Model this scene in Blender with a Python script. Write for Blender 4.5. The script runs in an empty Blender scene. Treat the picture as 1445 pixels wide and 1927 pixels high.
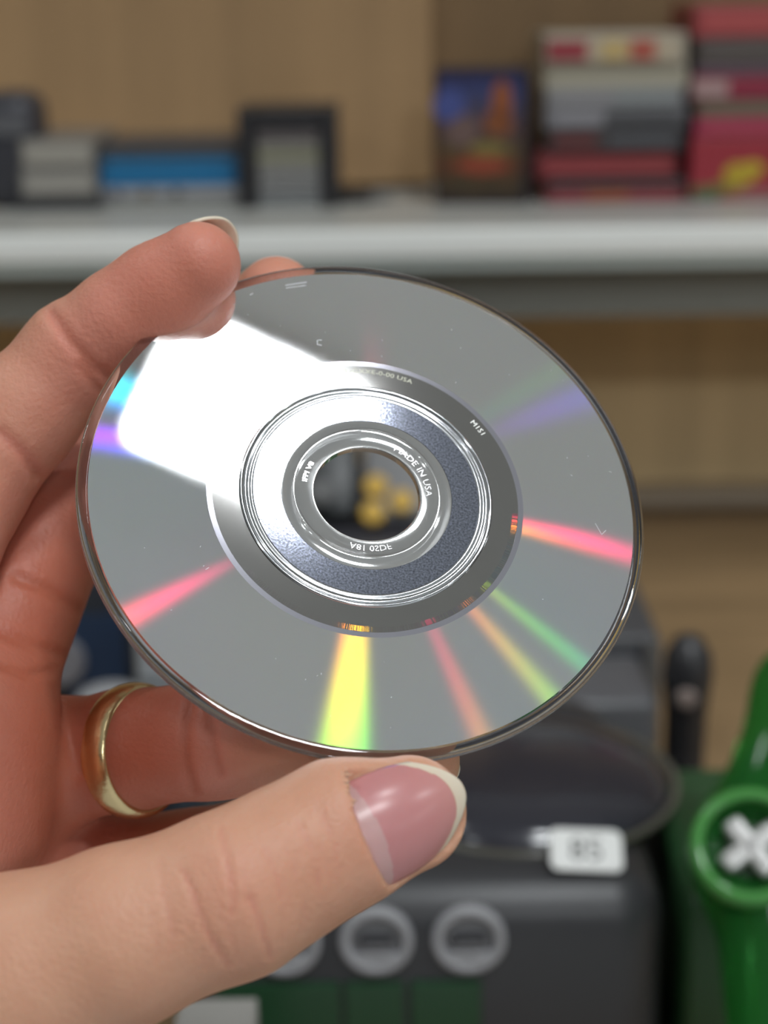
import bpy, bmesh, math, random
import numpy as np
from mathutils import Vector, Matrix

random.seed(7)
rng = np.random.default_rng(7)
scene = bpy.context.scene
COL = scene.collection

# ------------------------------------------------------------------ camera
FPX, W, H = 3200.0, 1445.0, 1927.0
PITCH, ROLL = math.radians(17.0), 0.014
CAM = Vector((0.0, 0.0, 1.5))
R0 = Vector((1, 0, 0)); U0 = Vector((0, math.sin(PITCH), math.cos(PITCH))); BK = Vector((0, -math.cos(PITCH), math.sin(PITCH)))
RT = R0 * math.cos(ROLL) - U0 * math.sin(ROLL)
UP = R0 * math.sin(ROLL) + U0 * math.cos(ROLL)
CAM_M = Matrix(((RT.x, UP.x, BK.x, CAM.x), (RT.y, UP.y, BK.y, CAM.y), (RT.z, UP.z, BK.z, CAM.z), (0, 0, 0, 1)))
cd = bpy.data.cameras.new('camera')
cam = bpy.data.objects.new('camera', cd); COL.objects.link(cam)
cam.matrix_world = CAM_M
cd.sensor_fit = 'VERTICAL'; cd.sensor_height = 24.0; cd.lens = 24.0 * FPX / H
cd.clip_start = 0.01; cd.clip_end = 60
cd.dof.use_dof = True; cd.dof.focus_distance = 0.231; cd.dof.aperture_fstop = 10.5
scene.camera = cam

# ------------------------------------------------------------------ world, exposure
wd = bpy.data.worlds.new('world'); scene.world = wd; wd.use_nodes = True
wd.node_tree.nodes['Background'].inputs[0].default_value = (0.5, 0.5, 0.5, 1)
wd.node_tree.nodes['Background'].inputs[1].default_value = 0.3
vs = scene.view_settings
vs.view_transform = 'Standard'; vs.look = 'None'; vs.gamma = 1.0; vs.use_curve_mapping = False
vs.exposure = 0.48
scene.cycles.use_denoising = True
scene.cycles.diffuse_bounces = 4; scene.cycles.glossy_bounces = 4; scene.cycles.max_bounces = 9
scene.cycles.sample_clamp_indirect = 6.0
LAMP = 44.0           # diffuser radiance of the shop's ceiling lights

# ------------------------------------------------------------------ coordinates
def cs(px, py, d):
    """camera-space point (mm) seen at a pixel at depth d mm"""
    return np.array([(px - W / 2) / FPX * d, -(py - H / 2) / FPX * d, -d])
def cw(v):
    """camera-space mm -> world m"""
    return CAM + (RT * float(v[0]) + UP * float(v[1]) + BK * float(v[2])) * 0.001
def ray(px, py):
    v = cs(px, py, 1.0); return (RT * v[0] + UP * v[1] + BK * v[2]).normalized()
def on_y(px, py, Y):
    d = ray(px, py); return CAM + d * ((Y - CAM.y) / d.y)
def on_z(px, py, Z):
    d = ray(px, py); return CAM + d * ((Z - CAM.z) / d.z)

# the disc's pose in camera space (mm)
T_, TH = math.radians(32.0), math.radians(18.7)
DN = np.array([math.sin(T_) * math.sin(TH), math.sin(T_) * math.cos(TH), math.cos(T_)])
DE1 = np.array([math.cos(TH), -math.sin(TH), 0.0]); DE2 = np.cross(DN, DE1)
DC = cs(690.5, 928, 237.0)
def disc_hit(px, py):
    d = cs(px, py, 1.0); d = d / np.linalg.norm(d)
    return d * (DC @ DN) / (d @ DN), d
def disc_polar(px, py):
    p, _ = disc_hit(px, py); q = p - DC
    return math.hypot(q @ DE1, q @ DE2), math.atan2(q @ DE2, q @ DE1)
def lamp_direction(px, py, lam=0.0, sg=1):
    """world direction of a light whose reflection (lam=0) or first diffraction order shows at a pixel of the disc"""
    P, d = disc_hit(px, py)
    r = P - DC; r = r / np.linalg.norm(r)
    R = d - 2 * (d @ DN) * DN
    Lt = R - (R @ DN) * DN + sg * lam / 0.74 * r
    L = Lt + math.sqrt(max(0.0, 1 - Lt @ Lt)) * DN
    return (RT * L[0] + UP * L[1] + BK * L[2]).normalized(), cw(P)

# ------------------------------------------------------------------ materials
MATS = {}
def mat(name, color, rough=0.5, metal=0.0, spec=0.5, trans=0.0, ior=1.5, bump=None, var=None, coat=0.0, sss=None):
    if name in MATS: return MATS[name]
    m = bpy.data.materials.new(name); m.use_nodes = True
    nt = m.node_tree; b = nt.nodes['Principled BSDF']
    b.inputs['Base Color'].default_value = (*color, 1); b.inputs['Roughness'].default_value = rough
    b.inputs['Metallic'].default_value = metal; b.inputs['Specular IOR Level'].default_value = spec
    b.inputs['Transmission Weight'].default_value = trans; b.inputs['IOR'].default_value = ior
    b.inputs['Coat Weight'].default_value = coat
    if bump or var:
        tc = nt.nodes.new('ShaderNodeTexCoord')
    if var:                                     # (scale, amount, stretch)
        mp = nt.nodes.new('ShaderNodeMapping'); mp.inputs['Scale'].default_value = var[2] if len(var) > 2 else (1, 1, 1)
        nt.links.new(tc.outputs['Object'], mp.inputs['Vector'])
        n = nt.nodes.new('ShaderNodeTexNoise'); n.inputs['Scale'].default_value = var[0]; n.inputs['Detail'].default_value = 5
        nt.links.new(mp.outputs['Vector'], n.inputs['Vector'])
        r = nt.nodes.new('ShaderNodeValToRGB')
        a = var[1]
        r.color_ramp.elements[0].position = 0.3; r.color_ramp.elements[1].position = 0.7
        r.color_ramp.elements[0].color = (*[c * (1 - a) for c in color], 1)
        r.color_ramp.elements[1].color = (*[min(1, c * (1 + a)) for c in color], 1)
        nt.links.new(n.outputs['Fac'], r.inputs['Fac']); nt.links.new(r.outputs['Color'], b.inputs['Base Color'])
    if bump:                                    # (scale, strength, distance)
        n2 = nt.nodes.new('ShaderNodeTexNoise'); n2.inputs['Scale'].default_value = bump[0]; n2.inputs['Detail'].default_value = 4
        nt.links.new(tc.outputs['Object'], n2.inputs['Vector'])
        bp = nt.nodes.new('ShaderNodeBump'); bp.inputs['Strength'].default_value = bump[1]; bp.inputs['Distance'].default_value = bump[2]
        nt.links.new(n2.outputs['Fac'], bp.inputs['Height']); nt.links.new(bp.outputs['Normal'], b.inputs['Normal'])
    MATS[name] = m
    return m

def emis(name, color, strength):
    m = bpy.data.materials.new(name); m.use_nodes = True
    nt = m.node_tree; nt.nodes.clear()
    o = nt.nodes.new('ShaderNodeOutputMaterial'); e = nt.nodes.new('ShaderNodeEmission')
    e.inputs[0].default_value = (*color, 1); e.inputs[1].default_value = strength
    nt.links.new(e.outputs[0], o.inputs[0]); return m

# ------------------------------------------------------------------ mesh helpers
def tag(o, label=None, cat=None, group=None, kind=None):
    if label: o['label'] = label
    if cat: o['category'] = cat
    if group: o['group'] = group
    if kind: o['kind'] = kind
    return o
def link(name, me, m, parent=None, smooth=True):
    me.materials.clear(); me.materials.append(m)
    if smooth:
        me.polygons.foreach_set('use_smooth', [True] * len(me.polygons))
    o = bpy.data.objects.new(name, me); COL.objects.link(o)
    if parent is not None: o.parent = parent
    return o
def bm_obj(name, bm, m, parent=None, smooth=False):
    bmesh.ops.recalc_face_normals(bm, faces=bm.faces)
    me = bpy.data.meshes.new(name); bm.to_mesh(me); bm.free()
    return link(name, me, m, parent, smooth)
def empty(name, loc=(0, 0, 0), rz=0.0):
    o = bpy.data.objects.new(name, None); COL.objects.link(o); o.location = loc; o.rotation_euler = (0, 0, rz)
    o.empty_display_size = 0.02
    return o
def box_bm(c, s, bev=0.0, seg=2, M=None, bm=None):
    b = bmesh.new()
    bmesh.ops.create_cube(b, size=1.0)
    for v in b.verts: v.co = Vector((v.co.x * s[0], v.co.y * s[1], v.co.z * s[2]))
    if bev > 0: bmesh.ops.bevel(b, geom=list(b.edges), offset=min(bev, min(s) * 0.45), segments=seg, affect='EDGES', profile=0.5)
    for v in b.verts:
        v.co = v.co + Vector(c)
        if M is not None: v.co = M @ v.co
    return b
def box(name, c, s, m, parent=None, bev=0.0, seg=2, M=None):
    o = bm_obj(name, box_bm(c, s, bev, seg, M), m, parent, smooth=False)
    return o
def lathe_bm(prof, seg=128, closed=True):
    """revolve (r,z) points about z"""
    b = bmesh.new(); rings = []
    for (r, z) in prof:
        rings.append([b.verts.new((r * math.cos(2 * math.pi * k / seg), r * math.sin(2 * math.pi * k / seg), z)) for k in range(seg)])
    n = len(prof)
    for i in range(n if closed else n - 1):
        a, c = rings[i], rings[(i + 1) % n]
        for k in range(seg):
            b.faces.new((a[k], a[(k + 1) % seg], c[(k + 1) % seg], c[k]))
    return b
def disc_bm(r, h, bev, seg=48):
    prof = [(1e-5, 0), (r, 0), (r, h - bev), (r - bev * 0.3, h - bev * 0.3), (r - bev, h), (1e-5, h)]
    return lathe_bm(prof, seg, closed=False)
def xf(bm, M):
    for v in bm.verts: v.co = M @ v.co
    return bm
def auto_smooth(o, ang=35):
    me = o.data
    me.polygons.foreach_set('use_smooth', [True] * len(me.polygons))
    b = bmesh.new(); b.from_mesh(me)
    for e in b.edges:
        if len(e.link_faces) == 2 and e.calc_face_angle(0) > math.radians(ang): e.smooth = False
    b.to_mesh(me); b.free()
    return o
def text_geo(s, size):
    cu = bpy.data.curves.new('t', 'FONT'); cu.body = s; cu.size = size; cu.align_x = 'CENTER'; cu.resolution_u = 2
    ob = bpy.data.objects.new('t', cu); COL.objects.link(ob)
    dg = bpy.context.evaluated_depsgraph_get()
    me = bpy.data.meshes.new_from_object(ob.evaluated_get(dg))
    V = [tuple(v.co) for v in me.vertices]; F = [tuple(p.vertices) for p in me.polygons]
    bpy.data.objects.remove(ob); bpy.data.curves.remove(cu); bpy.data.meshes.remove(me)
    return V, F

def surface_nets(F, org, h):
    """numpy surface nets: F<0 inside"""
    ins = F < 0
    c = np.zeros(tuple(n - 1 for n in F.shape), np.int8)
    for i in (0, 1):
        for j in (0, 1):
            for k in (0, 1):
                c += ins[i:F.shape[0] - 1 + i, j:F.shape[1] - 1 + j, k:F.shape[2] - 1 + k]
    act = (c > 0) & (c < 8)
    idx = np.argwhere(act)
    vid = -np.ones(act.shape, np.int32); vid[act] = np.arange(len(idx))
    acc = np.zeros((len(idx), 3)); cnt = np.zeros(len(idx))
    I, J, K = idx.T
    corners = [(i, j, k) for i in (0, 1) for j in (0, 1) for k in (0, 1)]
    for a in corners:
        for ax in range(3):
            if a[ax] == 0:
                b = list(a); b[ax] = 1
                fa = F[I + a[0], J + a[1], K + a[2]]; fb = F[I + b[0], J + b[1], K + b[2]]
                x = (fa < 0) != (fb < 0)
                t = np.where(x, fa / np.where(x, fa - fb, 1), 0)
                p = np.stack([np.full(len(idx), q, float) for q in a], 1); p[:, ax] += t
                acc += p * x[:, None]; cnt += x
    V = (idx + acc / cnt[:, None]) * h + org
    Q = []
    for ax in range(3):
        s0 = [slice(1, -1)] * 3; s1 = [slice(1, -1)] * 3
        s0[ax] = slice(0, -1); s1[ax] = slice(1, None)
        A = ins[tuple(s0)]; B = ins[tuple(s1)]
        for flip, mask in ((0, A & ~B), (1, ~A & B)):
            e = np.argwhere(mask)
            for q in range(3):
                if q != ax: e[:, q] += 1
            o1, o2 = [(1, 2), (2, 0), (0, 1)][ax]
            def cell(d1, d2):
                g = e.copy(); g[:, o1] += d1; g[:, o2] += d2
                return vid[g[:, 0], g[:, 1], g[:, 2]]
            quad = np.stack([cell(-1, -1), cell(0, -1), cell(0, 0), cell(-1, 0)], 1)
            if flip: quad = quad[:, ::-1]
            Q.append(quad)
    return V, np.concatenate(Q)
def smin(a, b, k):
    hh = np.maximum(k - np.abs(a - b), 0) / k
    return np.minimum(a, b) - hh * hh * k * 0.25
def relax(V, Q, it=2, f=0.5):
    E = np.concatenate([Q[:, [0, 1]], Q[:, [1, 2]], Q[:, [2, 3]], Q[:, [3, 0]]])
    for _ in range(it):
        S = np.zeros_like(V); C = np.zeros(len(V))
        for c in range(3):
            S[:, c] = np.bincount(E[:, 0], V[E[:, 1], c], len(V)) + np.bincount(E[:, 1], V[E[:, 0], c], len(V))
        C = np.bincount(E[:, 0], minlength=len(V)) + np.bincount(E[:, 1], minlength=len(V))
        V = V + f * (S / C[:, None] - V)
    return V
def vnormals(V, Q):
    n = np.cross(V[Q[:, 2]] - V[Q[:, 0]], V[Q[:, 3]] - V[Q[:, 1]])
    N = np.zeros_like(V)
    for k in range(4):
        for c in range(3): N[:, c] += np.bincount(Q[:, k], n[:, c], len(V))
    return N / np.maximum(np.linalg.norm(N, axis=1), 1e-9)[:, None]
def pydata(name, V, F):
    me = bpy.data.meshes.new(name); me.from_pydata([tuple(map(float, v)) for v in V], [], [tuple(map(int, f)) for f in F]); me.update()
    return me

# ================================================================== ROOM
wood_l = mat('pale_wood', (0.46, 0.285, 0.14), 0.55, var=(6, 0.10, (6, 6, 0.5)))
wood_d = mat('mid_wood', (0.27, 0.165, 0.078), 0.55, var=(6, 0.10, (6, 6, 0.5)))
ceil_m = mat('ceiling_paint', (0.90, 0.92, 0.92), 0.9)
floor_m = mat('floor_vinyl', (0.62, 0.63, 0.63), 0.4, var=(3, 0.1))
wall_m = mat('wall_paint', (0.24, 0.22, 0.19), 0.9)
X0, X1, Y0, YB, ZC = -7.0, 9.6, -9.0, 1.20, 4.05
tag(box('floor', ((X0 + X1) / 2, (Y0 + YB) / 2, -0.05), (X1 - X0, YB - Y0, 0.1), floor_m), kind='structure')
tag(box('ceiling', ((X0 + X1) / 2, (Y0 + YB) / 2, ZC + 0.05), (X1 - X0, YB - Y0, 0.1), ceil_m), kind='structure')
tag(box('wall_left', (X0 - 0.05, (Y0 + YB) / 2, ZC / 2), (0.1, YB - Y0, ZC), wall_m), kind='structure')
tag(box('wall_right', (X1 + 0.05, (Y0 + YB) / 2, ZC / 2), (0.1, YB - Y0, ZC), wall_m), kind='structure')
tag(box('wall_front', ((X0 + X1) / 2, Y0 - 0.05, ZC / 2), (X1 - X0, 0.1, ZC), wall_m), kind='structure')
tag(box('wall_back', ((X0 + X1) / 2, YB + 0.05, ZC / 2), (X1 - X0, 0.1, ZC), wall_m), kind='structure')

# ceiling lights: where their reflection or their diffraction orders show on the disc
diff_m = emis('lamp_diffuser', (0.94, 0.98, 1.0), LAMP)
hous_m = mat('lamp_housing', (0.5, 0.5, 0.5), 0.5)
def ceiling_light(loc, sx, sy, rz, label):
    t = empty('ceiling_light', (loc.x, loc.y, ZC - 0.055), rz)
    bm = bmesh.new()
    pr = [(-1, -1), (1, -1), (1, 1), (-1, 1)]
    lo = [bm.verts.new((x * sx / 2 * 0.94, y * sy / 2 * 0.94, -0.0185)) for x, y in pr]
    bm.faces.new(lo)
    bm_obj('diffuser', bm, diff_m, t)
    box('housing', (0, 0, 0.019), (sx * 1.0, sy * 1.0, 0.072), hous_m, t, bev=0.004)
    return tag(t, label, 'ceiling light', 'lights on the shop ceiling')
def lamp_at(px, py, lam, sg):
    d, P = lamp_direction(px, py, lam, sg)
    return P + d * ((ZC - 0.075 - P.z) / d.z)
c4 = [lamp_at(*q, 0, 1) for q in ((340, 595), (228, 805), (505, 935), (792, 792))]
ctr = (c4[0] + c4[1] + c4[2] + c4[3]) / 4
ax = ((c4[3] + c4[2]) - (c4[0] + c4[1])); rz0 = math.atan2(ax.y, ax.x)
ceiling_light(ctr, ax.length / 2 * 0.98, ((c4[0] - c4[1]).length + (c4[3] - c4[2]).length) / 2 * 0.88, rz0, 'rectangular ceiling light straight above the hand, mirrored as the white bar on the disc')
for (px, py, lam, sg, sx, sy, lab) in (
        (1080, 1011, .648, -1, .34, .16, 'rectangular ceiling light left of the one above the hand'),
        (228, 737, .49, -1, .42, .25, 'rectangular ceiling light right of the one above the hand'),
        (1060, 762, .440, -1, .07, .035, 'ceiling light close behind the photographer'),
        (300, 1130, .652, 1, .44, .26, 'ceiling light behind the photographer over the left aisle'),
        (655, 1320, .570, 1, .80, .60, 'large ceiling light behind the photographer near the far wall'),
        (872, 1310, .62, 1, .70, .50, 'ceiling light in the far right corner behind the photographer'),
        (985, 1255, .575, 1, .70, .50, 'ceiling light along the right wall'),
        (1030, 1195, .535, 1, .45, .30, 'small ceiling light along the right wall, nearer the shelves'),
        (985, 737, .525, -1, .035, .02, 'tiny ceiling spot behind the photographer')):
    p = lamp_at(px, py, lam, sg)
    print('LAMP', lab, [round(v, 2) for v in p])
    ceiling_light(p, sx, sy, 0.0 if abs(p.x) < 4 else 0.5, lab)
# added fill panel behind the photographer, brightens the shelf fronts and finger pads
Lw = DN * math.sqrt(1 - .24 ** 2 - .02 ** 2) + DE2 * .24 - DE1 * .02
Lw = RT * Lw[0] + UP * Lw[1] + BK * Lw[2]
p0 = cw(DC)
ceiling_light(p0 + Lw * ((ZC - 0.075 - p0.z) / Lw.z), 0.62, .30, 0.0, 'added wide fill light panel two paces behind the photographer')

# ================================================================== SHELVES
YF = 0.96                                           # front of the shelf
zs = on_y(W / 2, 430, YF).z                         # shelf top
zsb = on_y(W / 2, 508, YF).z
ZT = 1.5 - 0.352                                    # counter top
xs0, xs1 = -1.1, 1.1
edge_w = mat('white_shelf_edge', (0.93, 0.95, 0.92), 0.35)
edge_g = mat('grey_shelf_edge', (0.55, 0.62, 0.60), 0.35)
top_w = mat('shelf_laminate', (0.46, 0.46, 0.43), 0.35)
steel = mat('grey_steel', (0.30, 0.31, 0.285), 0.5)
sh = empty('shelf', (0, YF, zs))
hh = zs - zsb
box('board', (0, (YB - YF) / 2, -0.009), (2.2, YB - YF - 0.03, 0.018), top_w, sh)
box('edge_strip', (0, -0.004, -hh * 0.33), (2.2, 0.016, hh * 0.66), edge_w, sh, bev=0.002)
box('edge_strip', (0, -0.002, -hh * 0.83), (2.2, 0.013, hh * 0.34), edge_g, sh, bev=0.002)
zap = on_y(W / 2, 602, YF + 0.03).z - zs
box('apron_rail', (0, 0.036, (-hh + zap) / 2), (2.2, 0.014, -zap - hh), steel, sh, bev=0.002)
tag(sh, 'pale shelf with white and grey edge strips above the console', 'shelf')
us = empty('shelf', (0, YF + 0.02, 1.5 + 0.34))  # unseen shelf added to cast shade on the top of the back boards
box('board', (0, 0.085, 0), (2.2, 0.165, 0.02), top_w, us)
box('edge_strip', (0, 0.0, 0), (2.2, 0.014, 0.03), edge_w, us, bev=0.002)
tag(us, 'added upper shelf above the stacked games, just out of frame', 'shelf')

bp = empty('back_panel', (0, YB, ZT))
xj = on_y(812, 200, YB - 0.03).x
zt2 = 1.5 + 0.5
box('board', ((xs0 + xj) / 2, -0.030, (zs + 0.002 + zt2) / 2 - ZT), (xj - xs0, 0.018, zt2 - zs - 0.004), wood_l, bp, bev=0.0015)
box('board', ((xs1 + xj) / 2, -0.010, (zs + 0.002 + zt2) / 2 - ZT), (xs1 - xj, 0.018, zt2 - zs - 0.004), wood_d, bp, bev=0.0015)
box('board', (0, -0.012, (zs - 0.02 - ZT) / 2), (2.2, 0.018, zs - ZT - 0.04), mat('shade_offset_wood', (0.88, 0.66, 0.37), 0.5, var=(6, 0.10, (6, 6, 0.5))), bp, bev=0.0015)  # lower board colour lightened to make up for the shelf's shade
tag(bp, 'brown wooden boards behind the stacked games and under the shelf', 'panel')
zc_ = ZT
ct = empty('counter', (0, 0, 0))
box('worktop', (0, (0.33 + YB) / 2 - 0.012, zc_ - 0.015), (2.2, YB - 0.33 - 0.03, 0.03), mat('counter_wood', (0.32, 0.21, 0.11), 0.4, var=(9, 0.15, (1, 6, 1))), ct, bev=0.003)
box('trim_strip', (0, -0.036, 0.006), (2.2, 0.03, 0.012), mat('joint_trim', (0.45, 0.37, 0.28), 0.4), bp, bev=0.003)
box('base', (0, (0.37 + YB) / 2, (zc_ - 0.03) / 2), (2.1, YB - 0.41, zc_ - 0.032), wood_d, ct)
tag(ct, 'brown wooden counter carrying the consoles and controllers', 'counter')

# ------------------------------------------------------------------ things on the shelf
def span(px0, px1, py0, Y):
    a = on_y(px0, py0, Y); b = on_y(px1, py0, Y)
    return a.x, b.x, (a.z + b.z) / 2
YI = on_z(W / 2, 388, zs).y                         # where the stacked games stand
print('YI', YI, 'zs', zs)
plastics = {}
def pl(c, rough=0.4):
    k = ('plastic_%02d_%02d_%02d' % tuple(int(x * 99) for x in c))
    return mat(k, c, rough)
def stack(px0, px1, rows, name, group, cat, Y=None, depth=0.10, jitter=0.0, z0=None, per=None):
    """rows from the top: (py_top, body colour, spine colour or None, label, dx0, dx1)"""
    Y = Y or YI
    zb = zs if z0 is None else z0
    tops = [span(px0, px1, r[0], Y)[2] for r in rows] + [zb]
    for i, r in enumerate(rows):
        zt, zl = tops[i], tops[i + 1]
        a, b, _ = span(px0 + r[4], px1 + r[5], r[0], Y)
        h = zt - zl
        dy = random.uniform(-jitter, jitter)
        t = empty(name, ((a + b) / 2, Y + depth / 2 + dy, zl))
        w = b - a
        box('case_body', (0, 0, h / 2), (w, depth, h * 0.985), pl(r[1]), t, bev=0.0012)
        if r[2] is not None:
            box('spine_label', (0, -depth / 2 - 0.0002, h / 2), (w * 0.88, 0.0008, h * 0.66), pl(r[2], 0.5), t)
        if len(r) > 6:
            for (f0, f1, c) in r[6]:
                box('spine_print', (w * (f0 + f1) / 2 - w / 2, -depth / 2 - 0.0006, h / 2), (w * (f1 - f0), 0.0012, h * 0.6), pl(c, 0.5), t)
        tag(t, r[3], cat, group)

# far left dark block
t = empty('cartridge', (0, 0, 0)); a, b, z = span(-60, 62, 175, YI)
t.location = ((a + b) / 2, YI + 0.03, zs)
auto_smooth(box('shell', (0, 0, (z - zs) / 2), (b - a, 0.05, z - zs), pl((0.045, 0.045, 0.055)), t, bev=0.012, seg=3))
box('grip_ridge', (0, -0.0255, (z - zs) * 0.72), ((b - a) * 0.7, 0.003, 0.012), pl((0.12, 0.12, 0.13)), t, bev=0.001)
tag(t, 'dark charcoal cartridge standing at the left end of the shelf', 'cartridge')
stack(36, 186, [(262, (.22, .205, .185), (.36, .335, .29), 'grey-beige cartridge on top of the short stack beside the blue cases', 0, -10),
                (318, (.20, .19, .175), (.34, .32, .285), 'grey-beige cartridge lying under its twin beside the blue cases', 0, -6),
                (372, (.035, .035, .04), None, 'flat black cartridge at the bottom of the grey-beige stack', -4, 4)],
      'cartridge', 'grey cartridges left of the blue cases', 'cartridge')
# blue stack, its top slightly turned
stack(186, 448, [(272, (.055, .06, .07), None, 'charcoal game case on top of the blue cases', 4, -4),
                 (296, (.02, .11, .22), (.015, .17, .36), 'teal blue game case second from the top of the blue stack', 0, 0),
                 (322, (.01, .13, .30), (.01, .19, .42), 'bright blue game case in the middle of the blue stack', 0, -2),
                 (350, (.28, .28, .29), (.33, .33, .35), 'white game case with small lettering under the blue cases', 4, 0, [(.08, .14, (.12, .12, .16)), (.3, .36, (.2, .16, .1)), (.52, .58, (.12, .12, .12))]),
                 (374, (.22, .22, .21), (.30, .30, .28), 'off-white game case at the bottom of the blue stack', 8, 0)],
      'game_case', 'cases in the blue stack', 'game case', Y=YI + 0.004)
# black rack of cartridges
a, b, z = span(446, 634, 203, YI)
t = empty('cartridge_rack', ((a + b) / 2, YI + 0.03, zs)); w = b - a; hgt = z - zs
blk = pl((0.028, 0.027, 0.03), 0.35)
box('side_wall', (-w / 2 + 0.005, 0, hgt / 2), (0.01, 0.07, hgt), blk, t, bev=0.001)
box('side_wall', (w / 2 - 0.005, 0, hgt / 2), (0.01, 0.07, hgt), blk, t, bev=0.001)
box('top_panel', (0, 0, hgt - 0.006), (w - 0.021, 0.07, 0.012), blk, t, bev=0.001)
box('back_wall', (0, 0.032, hgt / 2 - 0.007), (w - 0.021, 0.005, hgt - 0.014), blk, t)
tag(t, 'black open rack holding a pile of small cartridges', 'rack')
rows = [(240, (.30, .26, .27)), (264, (.33, .31, .27)), (285, (.36, .35, .23)), (304, (.38, .36, .33)), (322, (.30, .30, .30)), (340, (.36, .35, .34)), (357, (.26, .27, .28)), (374, (.30, .31, .31))]
names = ['pinkish grey', 'warm grey', 'yellow-tinted', 'cream', 'mid grey', 'light grey', 'slate grey', 'grey bottommost']
for i, (py, c) in enumerate(rows):
    zt = span(446, 634, py, YI)[2]; zl = span(446, 634, rows[i + 1][0], YI)[2] if i + 1 < len(rows) else zs
    h = (zt - zl) * 0.80
    t = empty('small_cartridge', ((a + b) / 2, YI + 0.028, zl))
    box('shell', (0, 0, h / 2), (w - 0.023, 0.055, h), pl(c), t, bev=0.001)
    box('end_groove', (0, -0.0275, h / 2), ((w - 0.022) * 0.75, 0.0008, h * 0.25), pl(tuple(x * 0.6 for x in c)), t)
    tag(t, '%s small cartridge, number %d from the top in the black rack' % (names[i], i + 1), 'cartridge', 'cartridges in the black rack')
a, b, z = span(636, 700, 368, YI)
t = empty('cable_adapter', ((a + b) / 2, YI + 0.03, zs))
auto_smooth(box('plug_body', (0, 0, (z - zs) / 2), (b - a, 0.04, z - zs), pl((.03, .03, .032)), t, bev=0.003))
box('plug_tip', ((b - a) / 2 + 0.006, 0, (z - zs) * 0.4), (0.012, 0.012, 0.004), pl((.2, .2, .2)), t, bev=0.0008)
tag(t, 'low black plug lying to the right of the cartridge rack', 'adapter')

# standing boxed game with a colourful cover
def cover_mat():
    m = bpy.data.materials.new('cover_print'); m.use_nodes = True
    nt = m.node_tree; b = nt.nodes['Principled BSDF']; b.inputs['Roughness'].default_value = 0.35
    tc = nt.nodes.new('ShaderNodeTexCoord'); sx = nt.nodes.new('ShaderNodeSeparateXYZ')
    nt.links.new(tc.outputs['Generated'], sx.inputs[0])
    r = nt.nodes.new('ShaderNodeValToRGB'); cr = r.color_ramp
    cols = [(0.0, (.035, .022, .018)), (.16, (.07, .05, .025)), (.3, (.13, .04, .02)), (.38, (.10, .07, .03)), (.55, (.09, .05, .05)), (.72, (.07, .06, .10)), (.85, (.045, .06, .17)), (1, (.03, .025, .07))]
    cr.elements[0].position = 0; cr.elements[0].color = (*cols[0][1], 1); cr.elements[1].position = 1; cr.elements[1].color = (*cols[-1][1], 1)
    for p, c in cols[1:-1]:
        e = cr.elements.new(p); e.color = (*c, 1)
    nz = nt.nodes.new('ShaderNodeTexNoise'); nz.inputs['Scale'].default_value = 4
    nt.links.new(tc.outputs['Generated'], nz.inputs['Vector'])
    ad = nt.nodes.new('ShaderNodeMath'); ad.operation = 'MULTIPLY_ADD'; ad.inputs[1].default_value = 0.25
    sb = nt.nodes.new('ShaderNodeMath'); sb.operation = 'SUBTRACT'; sb.inputs[1].default_value = 0.125
    nt.links.new(nz.outputs['Fac'], ad.inputs[0]); nt.links.new(sx.outputs['Z'], sb.inputs[0]); nt.links.new(sb.outputs[0], ad.inputs[2])
    nt.links.new(ad.outputs[0], r.inputs['Fac']); nt.links.new(r.outputs['Color'], b.inputs['Base Color'])
    return m
a, b, z = span(822, 1000, 128, YI)
t = empty('boxed_game', ((a + b) / 2, YI + 0.012, zs), math.radians(-6)); w = b - a; hg = z - zs
box('box_body', (0, 0, hg / 2), (w, 0.024, hg), pl((.018, .014, .022)), t, bev=0.001)
box('cover_print', (-0.001, -0.0122, hg / 2), (w * 0.90, 0.0008, hg * 0.94), cover_mat(), t)
for (dx, dz, sx, sz, c, n) in ((.012, .062, .006, .013, (.30, .09, .03), 0), (.010, .050, .009, .008, (.24, .08, .03), 0), (-.012, .045, .010, .010, (.16, .10, .09), 0), (.004, .034, .012, .004, (.22, .17, .05), 0), (0, .024, .016, .005, (.30, .06, .03), 0), (-.02, .06, .010, .010, (.07, .09, .28), 0)):
    b2 = disc_bm(1.0, 1.0, 0.1, 20)
    f = hg / 0.082
    xf(b2, Matrix.Translation((dx, -0.0126, dz * f)) @ Matrix.Rotation(math.pi / 2, 4, 'X') @ Matrix.Diagonal((sx, sz * f, 0.0003, 1)))
    bm_obj('cover_patch', b2, pl(c, 0.4), t)
box('side_spine', (w / 2 + 0.0002, 0, hg / 2), (0.0008, 0.020, hg * 0.97), pl((.012, .011, .012)), t)
tag(t, 'dark boxed game standing upright with a blue and orange cover', 'boxed game')
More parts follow.
